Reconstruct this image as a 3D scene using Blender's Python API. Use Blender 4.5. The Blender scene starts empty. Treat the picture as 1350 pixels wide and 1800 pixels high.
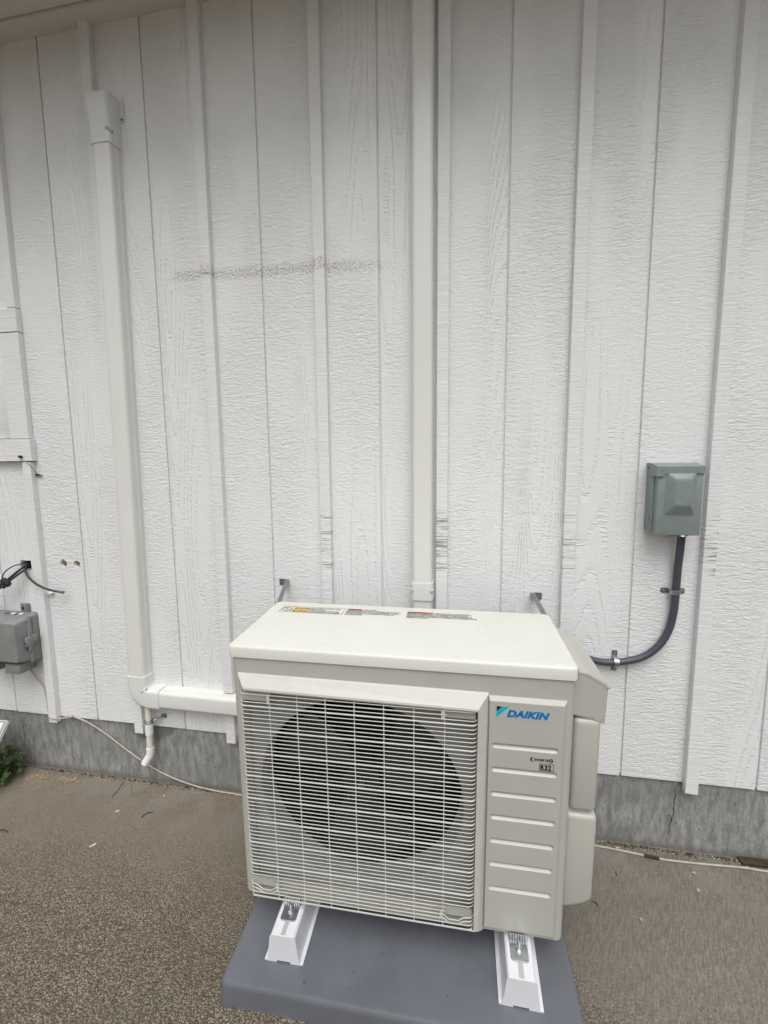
import bpy, bmesh, math, random
from mathutils import Vector, Matrix, Euler
random.seed(7)
R = math.radians
SC = bpy.context.scene
COL = SC.collection

# ------------------------------------------------------------------ camera
cam_d = bpy.data.cameras.new('camera')
cam = bpy.data.objects.new('camera', cam_d); COL.objects.link(cam)
r_ = Vector((0.98504718, 0.17201348, -0.0096653)); u_ = Vector((-0.01027213, 0.11463985, 0.99335401)); f_ = Vector((-0.1719783, 0.97840128, -0.11469261))
cam.matrix_world = Matrix(((r_.x, u_.x, -f_.x, 1.48553545), (r_.y, u_.y, -f_.y, -1.46521917), (r_.z, u_.z, -f_.z, 1.31771931), (0, 0, 0, 1)))
cam_d.sensor_fit = 'VERTICAL'; cam_d.sensor_height = 36.0; cam_d.lens = 757.86 / 1800 * 36
cam_d.clip_start = 0.02; cam_d.clip_end = 400
SC.camera = cam
# ------------------------------------------------------------------ world, sun, exposure
SUN_DIR = Vector((-0.09, 0.47, -0.87)).normalized()       # the way the light travels
w = bpy.data.worlds.new('World'); SC.world = w; w.use_nodes = True
nt = w.node_tree; nt.nodes.clear()
sky = nt.nodes.new('ShaderNodeTexSky'); sky.sky_type = 'NISHITA'; sky.sun_disc = False
to_sun = -SUN_DIR
sky.sun_elevation = math.asin(to_sun.z); sky.sun_rotation = math.atan2(to_sun.x, to_sun.y)
sky.air_density = 1.2; sky.dust_density = 4.0; sky.ozone_density = 1.0
hs = nt.nodes.new('ShaderNodeHueSaturation'); hs.inputs['Saturation'].default_value = 0.16
bg = nt.nodes.new('ShaderNodeBackground'); bg.inputs['Strength'].default_value = 0.115
wo = nt.nodes.new('ShaderNodeOutputWorld')
nt.links.new(sky.outputs[0], hs.inputs['Color']); nt.links.new(hs.outputs[0], bg.inputs[0]); nt.links.new(bg.outputs[0], wo.inputs[0])
sd = bpy.data.lights.new('sun', 'SUN'); sd.energy = 1.35; sd.angle = R(45); sd.color = (1, 0.975, 0.94)
so = bpy.data.objects.new('sun', sd); COL.objects.link(so); so.location = (3, -5, 8)
so.rotation_euler = SUN_DIR.to_track_quat('-Z', 'Y').to_euler()
SC.view_settings.view_transform = 'Standard'; SC.view_settings.look = 'None'
SC.view_settings.gamma = 1; SC.view_settings.use_curve_mapping = False
SC.view_settings.exposure = 0.29
SC.render.resolution_x = 768; SC.render.resolution_y = 1024
SC.render.engine = 'CYCLES'

# ------------------------------------------------------------------ node helpers
class Mat:
    def __init__(s, name, rough=0.5, color=(.8, .8, .8), metal=0.0, spec=0.5):
        s.m = bpy.data.materials.new(name); s.m.use_nodes = True
        s.t = s.m.node_tree; s.b = s.t.nodes['Principled BSDF']
        s.b.inputs['Roughness'].default_value = rough
        s.b.inputs['Base Color'].default_value = (*color, 1)
        s.b.inputs['Metallic'].default_value = metal
        s.b.inputs['Specular IOR Level'].default_value = spec
        s._co = None
    def n(s, typ, **kw):
        x = s.t.nodes.new(typ)
        for k, v in kw.items(): setattr(x, k, v)
        return x
    def put(s, sock, v):
        if isinstance(v, bpy.types.NodeSocket): s.t.links.new(v, sock)
        else:
            try: sock.default_value = v
            except Exception: sock.default_value = (*v, 1)
    def co(s):
        if s._co is None: s._co = s.n('ShaderNodeTexCoord').outputs['Object']
        return s._co
    def math(s, op, a, b=None, c=None, clamp=False):
        x = s.n('ShaderNodeMath', operation=op, use_clamp=clamp); s.put(x.inputs[0], a)
        if b is not None: s.put(x.inputs[1], b)
        if c is not None: s.put(x.inputs[2], c)
        return x.outputs[0]
    def xyz(s, v):
        x = s.n('ShaderNodeSeparateXYZ'); s.put(x.inputs[0], v); return x.outputs
    def comb(s, x, y, z):
        k = s.n('ShaderNodeCombineXYZ'); s.put(k.inputs[0], x); s.put(k.inputs[1], y); s.put(k.inputs[2], z); return k.outputs[0]
    def scale(s, v, sc, add=(0, 0, 0)):
        x = s.n('ShaderNodeVectorMath', operation='MULTIPLY_ADD'); s.put(x.inputs[0], v); x.inputs[1].default_value = sc; s.put(x.inputs[2], add); return x.outputs[0]
    def noise(s, v, scale=1, detail=2, rough=0.5, dist=0):
        x = s.n('ShaderNodeTexNoise'); s.put(x.inputs['Vector'], v); x.inputs['Scale'].default_value = scale
        x.inputs['Detail'].default_value = detail; x.inputs['Roughness'].default_value = rough; x.inputs['Distortion'].default_value = dist
        return x.outputs[0]
    def voro(s, v, scale, out='Distance', rnd=1, feature='F1'):
        x = s.n('ShaderNodeTexVoronoi', feature=feature); s.put(x.inputs['Vector'], v); x.inputs['Scale'].default_value = scale; x.inputs['Randomness'].default_value = rnd
        return x.outputs[out]
    def ramp(s, v, a, b, lo=0.0, hi=1.0):
        x = s.n('ShaderNodeMapRange', interpolation_type='SMOOTHSTEP'); s.put(x.inputs[0], v)
        for i, k in ((1, a), (2, b), (3, lo), (4, hi)): s.put(x.inputs[i], k)
        return x.outputs[0]
    def mix(s, f, a, b, typ='MIX'):
        x = s.n('ShaderNodeMix', data_type='RGBA', blend_type=typ); s.put(x.inputs[0], f)
        s.put(x.inputs[6], (*a, 1) if isinstance(a, tuple) and len(a) == 3 else a); s.put(x.inputs[7], (*b, 1) if isinstance(b, tuple) and len(b) == 3 else b)
        return x.outputs[2]
    def color(s, v): s.put(s.b.inputs['Base Color'], v)
    def rough(s, v): s.put(s.b.inputs['Roughness'], v)
    def bump(s, h, strength=0.5, dist=0.002, chain=None):
        x = s.n('ShaderNodeBump'); x.inputs['Strength'].default_value = strength; x.inputs['Distance'].default_value = dist
        s.put(x.inputs['Height'], h)
        if chain is not None: s.t.links.new(chain, x.inputs['Normal'])
        s.t.links.new(x.outputs[0], s.b.inputs['Normal']); return x.outputs[0]
S = 0.4064

def simple(name, color, rough=0.5, metal=0.0, var=0.06, vs=30, bump=0.0, bs=400, spec=0.5):
    """painted or plastic surface: faint mottling in colour and gloss, faint relief"""
    k = Mat(name, rough, color, metal, spec)
    n = k.noise(k.co(), vs, 4, .6)
    k.color(k.mix(k.ramp(n, .3, .7), tuple(c * (1 - var) for c in color), tuple(min(1, c * (1 + var)) for c in color)))
    k.rough(k.ramp(n, .3, .7, rough - .05, rough + .07))
    if bump: k.bump(k.noise(k.co(), bs, 3), bump, .0006)
    return k.m

def mildew(k, col, z0=1.973):
    o = k.xyz(k.co())
    wav = k.noise(k.co(), 3.0, 2)
    zc = k.math('ADD', k.math('MULTIPLY_ADD', o[0], -0.018, z0 + .012), k.math('MULTIPLY', k.math('SUBTRACT', wav, .5), .03))
    d = k.math('ABSOLUTE', k.math('SUBTRACT', o[2], zc))
    band = k.math('MULTIPLY', k.ramp(d, .003, .058, 1, 0), k.math('MULTIPLY', k.ramp(o[0], .41, .50), k.ramp(o[0], 1.1, 1.55, 1, .0)))
    spots = k.noise(k.co(), 165, 5, .7)
    thr = k.math('MULTIPLY_ADD', band, -.275, .76)
    f = k.math('MULTIPLY', k.ramp(k.math('SUBTRACT', spots, thr), 0, .05), k.ramp(band, .02, .25))
    return k.mix(k.math('MULTIPLY', f, .66), col, (.27, .25, .18))

def make_siding():
    k = Mat('painted_embossed_siding', .42, (.78, .77, .79))
    o = k.xyz(k.co())
    bid = k.math('FLOOR', k.math('DIVIDE', o[0], S))
    off = k.math('MULTIPLY', bid, 7.31)
    P = k.comb(o[0], off, k.math('MULTIPLY_ADD', bid, .83, o[2]))
    rip = k.noise(k.scale(P, (44, 1, 135)), 1, 5, .62, .6)           # sideways torn ripples
    fine = k.noise(k.scale(P, (160, 1, 260)), 1, 3, .6)
    grainv = k.noise(k.scale(P, (95, 1, 5.5)), 1, 3, .6, .3)
    low = k.noise(k.scale(P, (6.2, 1, .62)), 1, .6, .4, .25)
    cont = k.math('MULTIPLY_ADD', low, 30.0, k.math('MULTIPLY', k.noise(k.scale(P, (30, 1, 20)), 1, 2), .35))
    ring = k.math('PINGPONG', cont, .5)
    ring = k.ramp(ring, .02, .18)                                      # thin valleys
    brk = k.ramp(k.noise(k.scale(P, (30, 1, 120)), 1, 2), .40, .54)
    ring = k.math('MAXIMUM', ring, k.math('SUBTRACT', 1, brk))
    m = k.ramp(k.noise(k.scale(P, (5.2, 1, .5), (3, 0, 0)), 1, 1), .51, .62)
    sm = k.ramp(k.noise(k.scale(P, (7, 1, 2.2), (9, 0, 3)), 1, 1), .35, .6, .45, 1)
    ripa = k.math('MULTIPLY', rip, k.math('MULTIPLY', k.math('MULTIPLY_ADD', m, -.62, 1), sm))
    h = k.math('ADD', k.math('MULTIPLY', ripa, 1.45), k.math('MULTIPLY', k.math('MULTIPLY', ring, m), .42))
    h = k.math('ADD', h, k.math('MULTIPLY', fine, .30))
    h = k.math('ADD', h, k.math('MULTIPLY', k.math('MULTIPLY', grainv, m), .25))
    k.bump(h, 1.0, .0036)
    vn = k.noise(k.co(), 2.3, 4)
    col = k.mix(vn, (.735, .745, .752), (.785, .793, .797))
    # sparse darker grey flecks from a separate stretched noise
    pit = k.ramp(k.noise(k.scale(P, (60, 1, 170)), 1, 4, .65), .66, .74)
    col = k.mix(k.math('MULTIPLY', pit, .22), col, (.42, .42, .40))
    k.color(mildew(k, col)); k.rough(k.ramp(vn, .3, .7, .36, .5))
    return k.m

def make_batten():
    k = Mat('painted_saw_textured_trim', .45, (.78, .77, .79))
    o = k.xyz(k.co())
    saw = k.noise(k.scale(k.co(), (9, 9, 520)), 1, 3, .6)
    saw2 = k.noise(k.scale(k.co(), (14, 9, 120)), 1, 3, .6)
    k.bump(k.math('ADD', saw, k.math('MULTIPLY', saw2, .8)), .9, .0022)
    col = k.mix(k.noise(k.co(), 4, 3), (.74, .748, .754), (.79, .797, .80))
    # paint scraped off the saw ridges, seen on four strips
    win = k.math('MULTIPLY', k.ramp(o[2], .92, .96), k.ramp(o[2], 1.13, 1.19, 1, 0))
    xs = k.math('MULTIPLY', k.ramp(o[0], .9, .95), 1)
    st = k.noise(k.scale(k.co(), (13, 3, 260)), 1, 2, .5)
    st2 = k.noise(k.scale(k.co(), (4, 3, 34), (5, 0, 2)), 1, 2, .5)
    thr = k.math('MULTIPLY_ADD', k.math('MULTIPLY', win, st2), -.50, .80)
    f = k.ramp(k.math('SUBTRACT', st, thr), 0, .05)
    f = k.math('MULTIPLY', k.math('MULTIPLY', f, xs), win)
    col = k.mix(k.math('MULTIPLY', f, .68), col, (.12, .12, .12))
    pit = k.ramp(k.noise(k.scale(k.co(), (30, 9, 330)), 1, 3, .6), .67, .73)
    col = k.mix(k.math('MULTIPLY', pit, .35), col, (.35, .34, .33))
    k.color(mildew(k, col, 1.978))
    return k.m

def make_found():
    k = Mat('foundation_concrete', .85, (.25, .25, .24))
    o = k.xyz(k.co())
    a = k.noise(k.scale(k.co(), (44, 3, 13)), 1, 6, .68)
    b = k.noise(k.scale(k.co(), (3, 3, 5)), 1, 4, .6)
    c = k.noise(k.scale(k.co(), (1, 1, .55)), 130, 6, .72)
    col = k.mix(k.ramp(a, .32, .70), (.170, .168, .160), (.39, .395, .385))
    col = k.mix(k.ramp(b, .35, .7, 0, .55), col, (.20, .20, .19))
    # lime bloom streaks
    col = k.mix(k.ramp(k.noise(k.scale(k.co(), (70, 3, 16), (4, 0, 0)), 1, 5, .68), .55, .72, 0, .45), col, (.42, .42, .41))
    # damp blotch round the drain pipe
    dx = k.math('DIVIDE', k.math('SUBTRACT', o[0], .235), .115); dz = k.math('DIVIDE', k.math('SUBTRACT', o[2], .235), .055)
    rr = k.math('ADD', k.math('MULTIPLY', dx, dx), k.math('MULTIPLY', dz, dz))
    rr = k.math('ADD', rr, k.math('MULTIPLY', k.noise(k.co(), 18, 3), 1.3))
    col = k.mix(k.ramp(rr, 1.3, 1.75, .62, 0), col, (.10, .096, .09))
    holes = k.ramp(k.voro(k.scale(k.co(), (1, .05, 1)), 34), .07, .12, 1, 0)
    hm = k.ramp(k.noise(k.co(), 13, 2), .44, .52)
    hf = k.math('MULTIPLY', holes, hm)
    col = k.mix(k.math('MULTIPLY', hf, .8), col, (.06, .06, .055))
    foot_dark = k.ramp(o[2], .0, .035, .7, 0)  # darker, browner tone towards the bottom
    col = k.mix(foot_dark, col, (.13, .115, .095))
    k.color(k.mix(k.ramp(c, .40, .62, 0, .40), col, (.15, .15, .142)))
    h = k.math('ADD', k.math('MULTIPLY', a, .8), k.math('MULTIPLY', c, .5))
    k.bump(k.math('SUBTRACT', h, k.math('MULTIPLY', hf, 1.5)), .7, .002)
    return k.m

def make_ground():
    k = Mat('exposed_aggregate_concrete', .9, (.15, .13, .11))
    o = k.xyz(k.co())
    big = k.noise(k.co(), 1.7, 4, .6)
    med = k.noise(k.co(), 8, 4, .6)
    # how worn the surface is: coarse stones away from the house, still smooth near it and to the right
    d = k.math('ADD', k.math('MULTIPLY', o[1], -1.0), k.math('MULTIPLY', k.math('SUBTRACT', med, .5), .35))
    d = k.math('SUBTRACT', d, k.ramp(o[0], 1.2, 2.1, 0, .22))
    worn = k.ramp(d, .08, .55)
    wp = k.scale(k.co(), (1, 1, 1))
    jit = k.n('ShaderNodeTexNoise'); k.put(jit.inputs['Vector'], k.co()); jit.inputs['Scale'].default_value = 90; jit.inputs['Detail'].default_value = 2
    wp = k.scale(jit.outputs['Color'], (.008, .008, 0), k.co())
    vd = k.voro(wp, 215); vc = k.voro(wp, 215, 'Color')
    cx = k.xyz(vc)
    stone = k.mix(cx[0], (.165, .134, .092), (.43, .37, .275))
    stone = k.mix(k.ramp(cx[1], .93, .98), stone, (.42, .38, .31))
    stone = k.mix(k.ramp(cx[2], .80, .90, 0, .6), stone, (.20, .115, .07))
    pits = k.ramp(vd, .38, .62)
    stone = k.mix(k.math('MULTIPLY', pits, .72), stone, (.04, .032, .022))
    sm = k.mix(k.ramp(k.noise(k.co(), 240, 4, .65), .35, .65), (.132, .110, .080), (.255, .218, .165))
    broom = k.noise(k.scale(k.co(), (110, 11, 1)), 1, 3, .6)
    rot = k.n('ShaderNodeVectorRotate', rotation_type='Z_AXIS'); k.put(rot.inputs['Vector'], k.co()); rot.inputs['Angle'].default_value = R(24)
    broom = k.noise(k.scale(rot.outputs[0], (210, 26, 1)), 1, 5, .66)
    right = k.ramp(o[0], 1.5, 1.9)
    smr = k.mix(k.ramp(broom, .32, .68), (.130, .118, .098), (.265, .248, .215))
    smr = k.mix(k.ramp(k.noise(k.co(), 170, 5, .75), .42, .60, 0, .55), smr, (.10, .088, .07))
    smr = k.mix(k.ramp(k.noise(k.scale(k.co(), (1, 1, 1), (3, 8, 0)), 230, 3, .7), .60, .70, 0, .6), smr, (.36, .335, .29))
    sm = k.mix(right, sm, smr)
    col = k.mix(worn, sm, stone)
    tint = k.ramp(big, .35, .65)
    col = k.mix(k.math('MULTIPLY', tint, .35), col, (.125, .105, .085))
    # grey cement showing close to the wall, light scuffs
    cem = k.math('MULTIPLY', k.ramp(o[1], -.30, -.02), k.ramp(med, .42, .6))
    col = k.mix(k.math('MULTIPLY', cem, .45), col, (.24, .225, .20))
    scf = k.ramp(k.noise(k.scale(k.co(), (2.2, 9, 1), (7, 3, 0)), 1, 5, .65), .66, .78, 0, .35)
    col = k.mix(scf, col, (.36, .34, .31))
    k.color(col)
    h1 = k.math('MULTIPLY', k.math('SUBTRACT', 1, vd), worn)
    h2 = k.math('MULTIPLY', k.noise(k.co(), 300, 3, .6), .35)
    h3 = k.math('MULTIPLY', k.math('MULTIPLY', broom, right), .25)
    k.bump(k.math('ADD', k.math('ADD', h1, h2), h3), 1.0, .006)
    return k.m

M = {}
M['siding'] = make_siding(); M['batten'] = make_batten(); M['found'] = make_found(); M['ground'] = make_ground()
def make_soffit():
    k = Mat('painted_soffit', .6, (.62, .60, .56))
    k.color(k.mix(k.noise(k.co(), 3, 4), (.60, .585, .545), (.68, .665, .62)))
    k.bump(k.noise(k.scale(k.co(), (8, 90, 90)), 1, 3), .4, .001); return k.m
M['soffit'] = make_soffit()
M['roof'] = simple('roof_shingle', (.09, .085, .08), .9, bump=.5, bs=120)
M['ivory'] = simple('ivory_enamel_shaded', (.44, .44, .395), .36, var=.02, vs=14)  # same enamel as the lid, darkened for the shade on upright faces
M['lid'] = simple('ivory_enamel_lit_lid', (.67, .675, .62), .30, var=.012, vs=5)  # paler copy of the enamel, skylight on the top put into the colour
M['grille'] = simple('ivory_plastic_grille', (.53, .53, .488), .38, var=.03, vs=30)
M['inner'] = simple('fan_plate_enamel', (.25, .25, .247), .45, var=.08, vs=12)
M['dark'] = simple('cavity_shade', (.005, .005, .006), .8)  # near black, stands in for shade inside the fan opening, holes and cracks
M['fan'] = simple('fan_plastic', (.020, .020, .024), .32, var=.2)
M['duct'] = simple('ivory_pvc_cover', (.70, .705, .675), .36, var=.015, vs=6)
M['ductcap'] = simple('pale_pvc_fitting', (.69, .705, .685), .34, var=.02, vs=8)
M['zinc'] = simple('zinc_plated_steel', (.46, .48, .50), .33, 1.0, var=.2, vs=90)
M['zincdull'] = simple('dull_galvanised_steel', (.30, .32, .34), .42, 1.0, var=.15, vs=60)
M['pvc'] = simple('white_pvc', (.80, .81, .83), .28, var=.02)
M['pvcold'] = simple('cream_pvc_pipe', (.70, .68, .61), .35, var=.04)
M['pad'] = simple('grey_moulded_plastic', (.122, .130, .150), .42, var=.07, vs=10, bump=.25, bs=700)
M['riser'] = simple('white_powder_coat', (.70, .71, .74), .33, var=.015, vs=25)
M['strip'] = simple('rubber_slot_strip', (.42, .44, .43), .5)
M['green'] = simple('grey_green_enamel', (.215, .255, .255), .36, var=.05, vs=25, bump=.15, bs=400)
M['utility'] = simple('weathered_grey_plastic', (.21, .22, .215), .55, var=.10, vs=22, bump=.2, bs=300)
M['utilitydk'] = simple('weathered_grey_metal', (.16, .165, .16), .5, .4, var=.2, vs=60)
M['cable'] = simple('beige_cable_jacket', (.42, .40, .33), .5, var=.12, vs=40)
M['blackcable'] = simple('black_cable_jacket', (.018, .018, .018), .45, var=.2, vs=60)
M['black'] = simple('black_print', (.012, .012, .012), .5)
M['blue'] = simple('blue_print', (.0, .16, .46), .4, var=.02)
M['cyan'] = simple('cyan_print', (.0, .40, .58), .4, var=.02)
M['yellow'] = simple('yellow_print', (.72, .52, .12), .5, var=.03)
M['red'] = simple('red_print', (.50, .085, .035), .5, var=.03)
M['decal'] = simple('clear_decal_film', (.45, .45, .404), .22, var=.01)
M['wood'] = simple('raw_sheathing_wood', (.30, .20, .10), .85, var=.35, vs=120, bump=.4, bs=300)
M['darkwood'] = simple('wet_dark_wood', (.05, .033, .022), .6, var=.4, vs=50, bump=.5, bs=150)
M['leaf'] = simple('leaf_green', (.045, .085, .016), .5, var=.45, vs=60)
M['stem'] = simple('leaf_stem', (.07, .09, .03), .6)
M['dry'] = simple('dry_leaf', (.46, .34, .17), .8, var=.35, vs=150)
M['chip'] = simple('pale_wood_chip', (.60, .54, .42), .8, var=.15, vs=150)
M['twig'] = simple('black_twig', (.025, .02, .018), .7)
M['dust'] = simple('sawdust', (.50, .37, .22), .9, var=.3, vs=300)
M['paper'] = simple('white_panel_face', (.70, .71, .69), .4, var=.03)
M['frame'] = simple('grey_panel_frame', (.27, .28, .28), .45)
def make_conduit():
    k = Mat('liquid_tight_conduit', .38, (.055, .062, .08))
    k.bump(k.noise(k.scale(k.co(), (40, 40, 900)), 1, 2), .25, .0008)
    k.color(k.mix(k.noise(k.co(), 30, 3), (.045, .05, .066), (.075, .082, .105))); return k.m
M['conduit'] = make_conduit()

# ------------------------------------------------------------------ mesh helpers
def link(name, bm, mat, parent=None, smooth=False, mesh=None):
    if mesh is None:
        mesh = bpy.data.meshes.new(name); bmesh.ops.recalc_face_normals(bm, faces=bm.faces); bm.to_mesh(mesh); bm.free()
        mats = mat if isinstance(mat, (list, tuple)) else [mat]
        for m_ in mats: mesh.materials.append(m_)
        for p in mesh.polygons: p.use_smooth = smooth
        if smooth:
            try: mesh.set_sharp_from_angle(angle=R(35))
            except Exception: pass
    o = bpy.data.objects.new(name, mesh); COL.objects.link(o)
    if parent is not None: o.parent = parent
    return o
def thing(name, label, cat, loc=(0, 0, 0), rot=(0, 0, 0), group=None):
    o = bpy.data.objects.new(name, None); COL.objects.link(o); o.location = loc; o.rotation_euler = rot
    o.empty_display_size = .05
    return tag(o, label, cat, group)
def tag(o, label, cat, group=None):
    o['label'] = label; o['category'] = cat
    if group: o['group'] = group
    return o
def box(bm, a, b, bevel=0.0, seg=2):
    t = bmesh.new(); bmesh.ops.create_cube(t, size=1)
    for v in t.verts: v.co = Vector([(a[i] + b[i]) / 2 + v.co[i] * (b[i] - a[i]) for i in range(3)])
    if bevel: bmesh.ops.bevel(t, geom=list(t.edges) , offset=bevel, segments=seg, affect='EDGES', profile=.5)
    join(bm, t); return bm
def join(bm, t, mtx=None):
    if mtx is not None: bmesh.ops.transform(t, matrix=mtx, verts=t.verts)
    me = bpy.data.meshes.new('tmp'); t.to_mesh(me); t.free(); bm.from_mesh(me); bpy.data.meshes.remove(me)
def nb(): return bmesh.new()
def bx(name, a, b, mat, parent=None, bevel=0.0, seg=2):
    return link(name, box(nb(), a, b, bevel, seg), mat, parent, smooth=bevel > 0)
def prism(bm, poly, d0, d1, axis, bevel=0.0, seg=2):
    """polygon in the two other axes (in x,y,z order), swept from d0 to d1 along axis"""
    t = bmesh.new()
    def P(p, d):
        l = [p[0], p[1]]; l.insert(axis, d); return Vector(l)
    lo = [t.verts.new(P(p, d0)) for p in poly]; hi = [t.verts.new(P(p, d1)) for p in poly]
    t.faces.new(lo); t.faces.new(hi)
    n = len(poly)
    for i in range(n): t.faces.new((lo[i], lo[(i + 1) % n], hi[(i + 1) % n], hi[i]))
    bmesh.ops.recalc_face_normals(t, faces=t.faces)
    if bevel: bmesh.ops.bevel(t, geom=list(t.edges), offset=bevel, segments=seg, affect='EDGES', profile=.5)
    join(bm, t); return bm
def loft(bm, rings, cap=True, closed=True):
    """rings: lists of points of equal length"""
    rows = [[bm.verts.new(p) for p in r] for r in rings]
    n = len(rows[0])
    for a, b in zip(rows, rows[1:]):
        for i in range(n if closed else n - 1): bm.faces.new((a[i], a[(i + 1) % n], b[(i + 1) % n], b[i]))
    if cap: bm.faces.new(rows[0]); bm.faces.new(rows[-1])
    return bm
def rrect(w_, h_, r, seg=4, cx=0, cy=0):
    o = []
    for sx, sy, a0 in ((1, 1, 0), (-1, 1, 90), (-1, -1, 180), (1, -1, 270)):
        for i in range(seg + 1):
            a = R(a0 + 90 * i / seg)
            o.append((cx + sx * (w_ / 2 - r) + r * math.cos(a), cy + sy * (h_ / 2 - r) + r * math.sin(a)))
    return o
def smooth_path(pts, n=8):
    P = [Vector(p) for p in pts]; P = [P[0] * 2 - P[1]] + P + [P[-1] * 2 - P[-2]]; out = []
    for i in range(1, len(P) - 2):
        a, b, c, d = P[i - 1:i + 3]
        for k in range(n):
            t = k / n
            out.append(.5 * ((2 * b) + (c - a) * t + (2 * a - 5 * b + 4 * c - d) * t * t + (3 * b - a - 3 * c + d) * t ** 3))
    out.append(P[-2]); return out
def tube(bm, path, r, sides=12, cap=True, rz=None):
    P = [Vector(p) for p in path]; rings = []; up = None
    for i, p in enumerate(P):
        t = (P[min(i + 1, len(P) - 1)] - P[max(i - 1, 0)]).normalized()
        if up is None:
            up = Vector((0, 0, 1)) if abs(t.z) < .9 else Vector((0, 1, 0))
        s_ = t.cross(up).normalized(); up = s_.cross(t).normalized()
        ra = r(i / (len(P) - 1)) if callable(r) else r
        rings.append([p + (s_ * math.cos(2 * math.pi * k / sides) + up * math.sin(2 * math.pi * k / sides)) * ra for k in range(sides)])
    return loft(bm, rings, cap)
def cyl(bm, a, b, r, sides=20, r2=None):
    return tube(bm, [a, Vector(a).lerp(Vector(b), .5), b], (lambda t: r + (r2 - r) * t) if r2 is not None else r, sides)
def boolean(o, cutters):
    for c in cutters:
        m = o.modifiers.new('b', 'BOOLEAN'); m.operation = 'DIFFERENCE'; m.solver = 'EXACT'; m.object = c
    bpy.context.view_layer.update()
    dg = bpy.context.evaluated_depsgraph_get()
    me = bpy.data.meshes.new_from_object(o.evaluated_get(dg), depsgraph=dg)
    old = o.data; o.modifiers.clear(); o.data = me; bpy.data.meshes.remove(old)
    for c in cutters:
        d = c.data; bpy.data.objects.remove(c); bpy.data.meshes.remove(d)
    return o
def grid_disc(bm, c, r, z_axis, sides=16): pass

# ------------------------------------------------------------------ ground
def ground():
    bm = nb(); sl = .0258
    xs = [-60, -20, -6, -2, -1, 0, 1, 2, 3, 4, 8, 20, 60]; ys = [.02, -.5, -1, -2, -4, -8, -20, -60]
    V = [[bm.verts.new((x, y, max(y, -3) * sl)) for x in xs] for y in ys]
    for j in range(len(ys) - 1):
        for i in range(len(xs) - 1): bm.faces.new((V[j][i], V[j][i + 1], V[j + 1][i + 1], V[j + 1][i]))
    o = link('patio_ground', bm, M['ground']); o['kind'] = 'structure'; return o
ground()
def gz(y): return y * .0258

# ------------------------------------------------------------------ house wall
wall = thing('house_wall', 'white painted vertical board siding wall on a grey concrete foundation', 'wall', (0, 0, 0))
X0, X1 = -4, 9                       # boards k from X0..X1-1
ZB, ZT = .256, 2.83
G = .0058
wl, wr = X0 * S, X1 * S
bx('sheathing', (wl, .0065, ZB + .004), (wr, .03, ZT - .002), M['siding'], wall) if False else None
# sheathing behind the grooves, with an opening where the cable hole is
sheath = bx('sheathing', (wl, .0062, ZB + .003), (wr, .03, ZT - .003), M['siding'], wall)
boards = {}
for k in range(X0, X1):
    a, b = k * S + G / 2, (k + 1) * S - G / 2
    bm = box(nb(), (a, 0, ZB + random.uniform(-.0015, .0015)), (b, .006, ZT))
    bmesh.ops.bevel(bm, geom=[e for e in bm.edges if all(abs(v.co.y) < 1e-5 for v in e.verts) and abs(e.verts[0].co.z - e.verts[1].co.z) > .1], offset=.0012, segments=1, affect='EDGES')
    boards[k] = link('siding_board', bm, M['siding'], wall)
# three holes cut through the board
HC = ((-.096, .921, .0165), (-.033, .921, .0150))
def hole_cutters(y0, y1, grow=0, rr=True):
    out = []
    for x, z, r in HC:
        bm = nb(); pts = []
        rng = random.Random(int(x * -1000))
        for i in range(18):
            a = 2 * math.pi * i / 18; q = (r + grow) * (1 + rng.uniform(-.10, .10))
            pts.append((x + q * math.cos(a), z + q * .95 * math.sin(a)))
        prism(bm, pts, y0, y1, 1); out.append(link('cut', bm, M['wood']))
    out.append(link('cut', box(nb(), (-.303, y0, .888), (-.252, y1, .929)), M['wood']))
    return out
boolean(boards[-1], hole_cutters(-.02, .02)); boolean(sheath, hole_cutters(-.02, .05, -.0015))
for x, z, r in HC:
    bm = nb(); s_ = r * .78
    prism(bm, [(x - s_ - .004, z - r - .002), (x - s_ * .25, z - r - .002), (x - s_ * .3, z + r + .002), (x - s_ - .004, z + r + .002)], .012, .026, 1)
    link('raw_wood', bm, M['wood'], wall)
bx('wall_cavity', (wl + .01, .0405, .0), (wr - .01, .09, ZT), M['dark'], wall)
bx('wall_cavity', (-.34, .0305, .86), (.02, .04, .96), M['dark'], wall)
# battens: one between every two grooves
def batten(xc, z0, z1, w_=.038, t=.0225):
    bm = box(nb(), (xc - w_ / 2, -t, z0), (xc + w_ / 2, -.0004, z1))
    bmesh.ops.bevel(bm, geom=[e for e in bm.edges if all(v.co.y < -.01 for v in e.verts)], offset=.0014, segments=1, affect='EDGES')
    return link('batten', bm, M['batten'], wall)
for k in range(X0, X1):
    xc = (k + .5) * S + .006
    if k == -1:
        batten(xc, 1.914, ZT - .012); batten(xc - .003, .236, 1.331)
    elif k == -2: batten(xc, .236, 1.28); batten(xc, 1.98, ZT - .012)
    elif k in (1,):
        batten(xc, 1.972, ZT - .012); batten(xc, .236 if False else .44, 1.9695, t=.024); batten(xc, .230, 0.355)
    else: batten(xc, .232 + random.uniform(-.004, .004), ZT - .012)
bx('frieze_board', (wl, -.063, 2.815), (wr, -.0005, 2.85), M['soffit'], wall)
for i, x in enumerate([wl, -.60, 1.84, wr]):
    if i: bx('soffit_panel', ([wl, -.60, 1.84, wr][i - 1] + .001, -.43, 2.824), (x - .001, -.0655, 2.84), M['soffit'], wall)
bx('fascia_board', (wl, -.455, 2.80), (wr, -.4305, 2.94), M['soffit'], wall)
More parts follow.
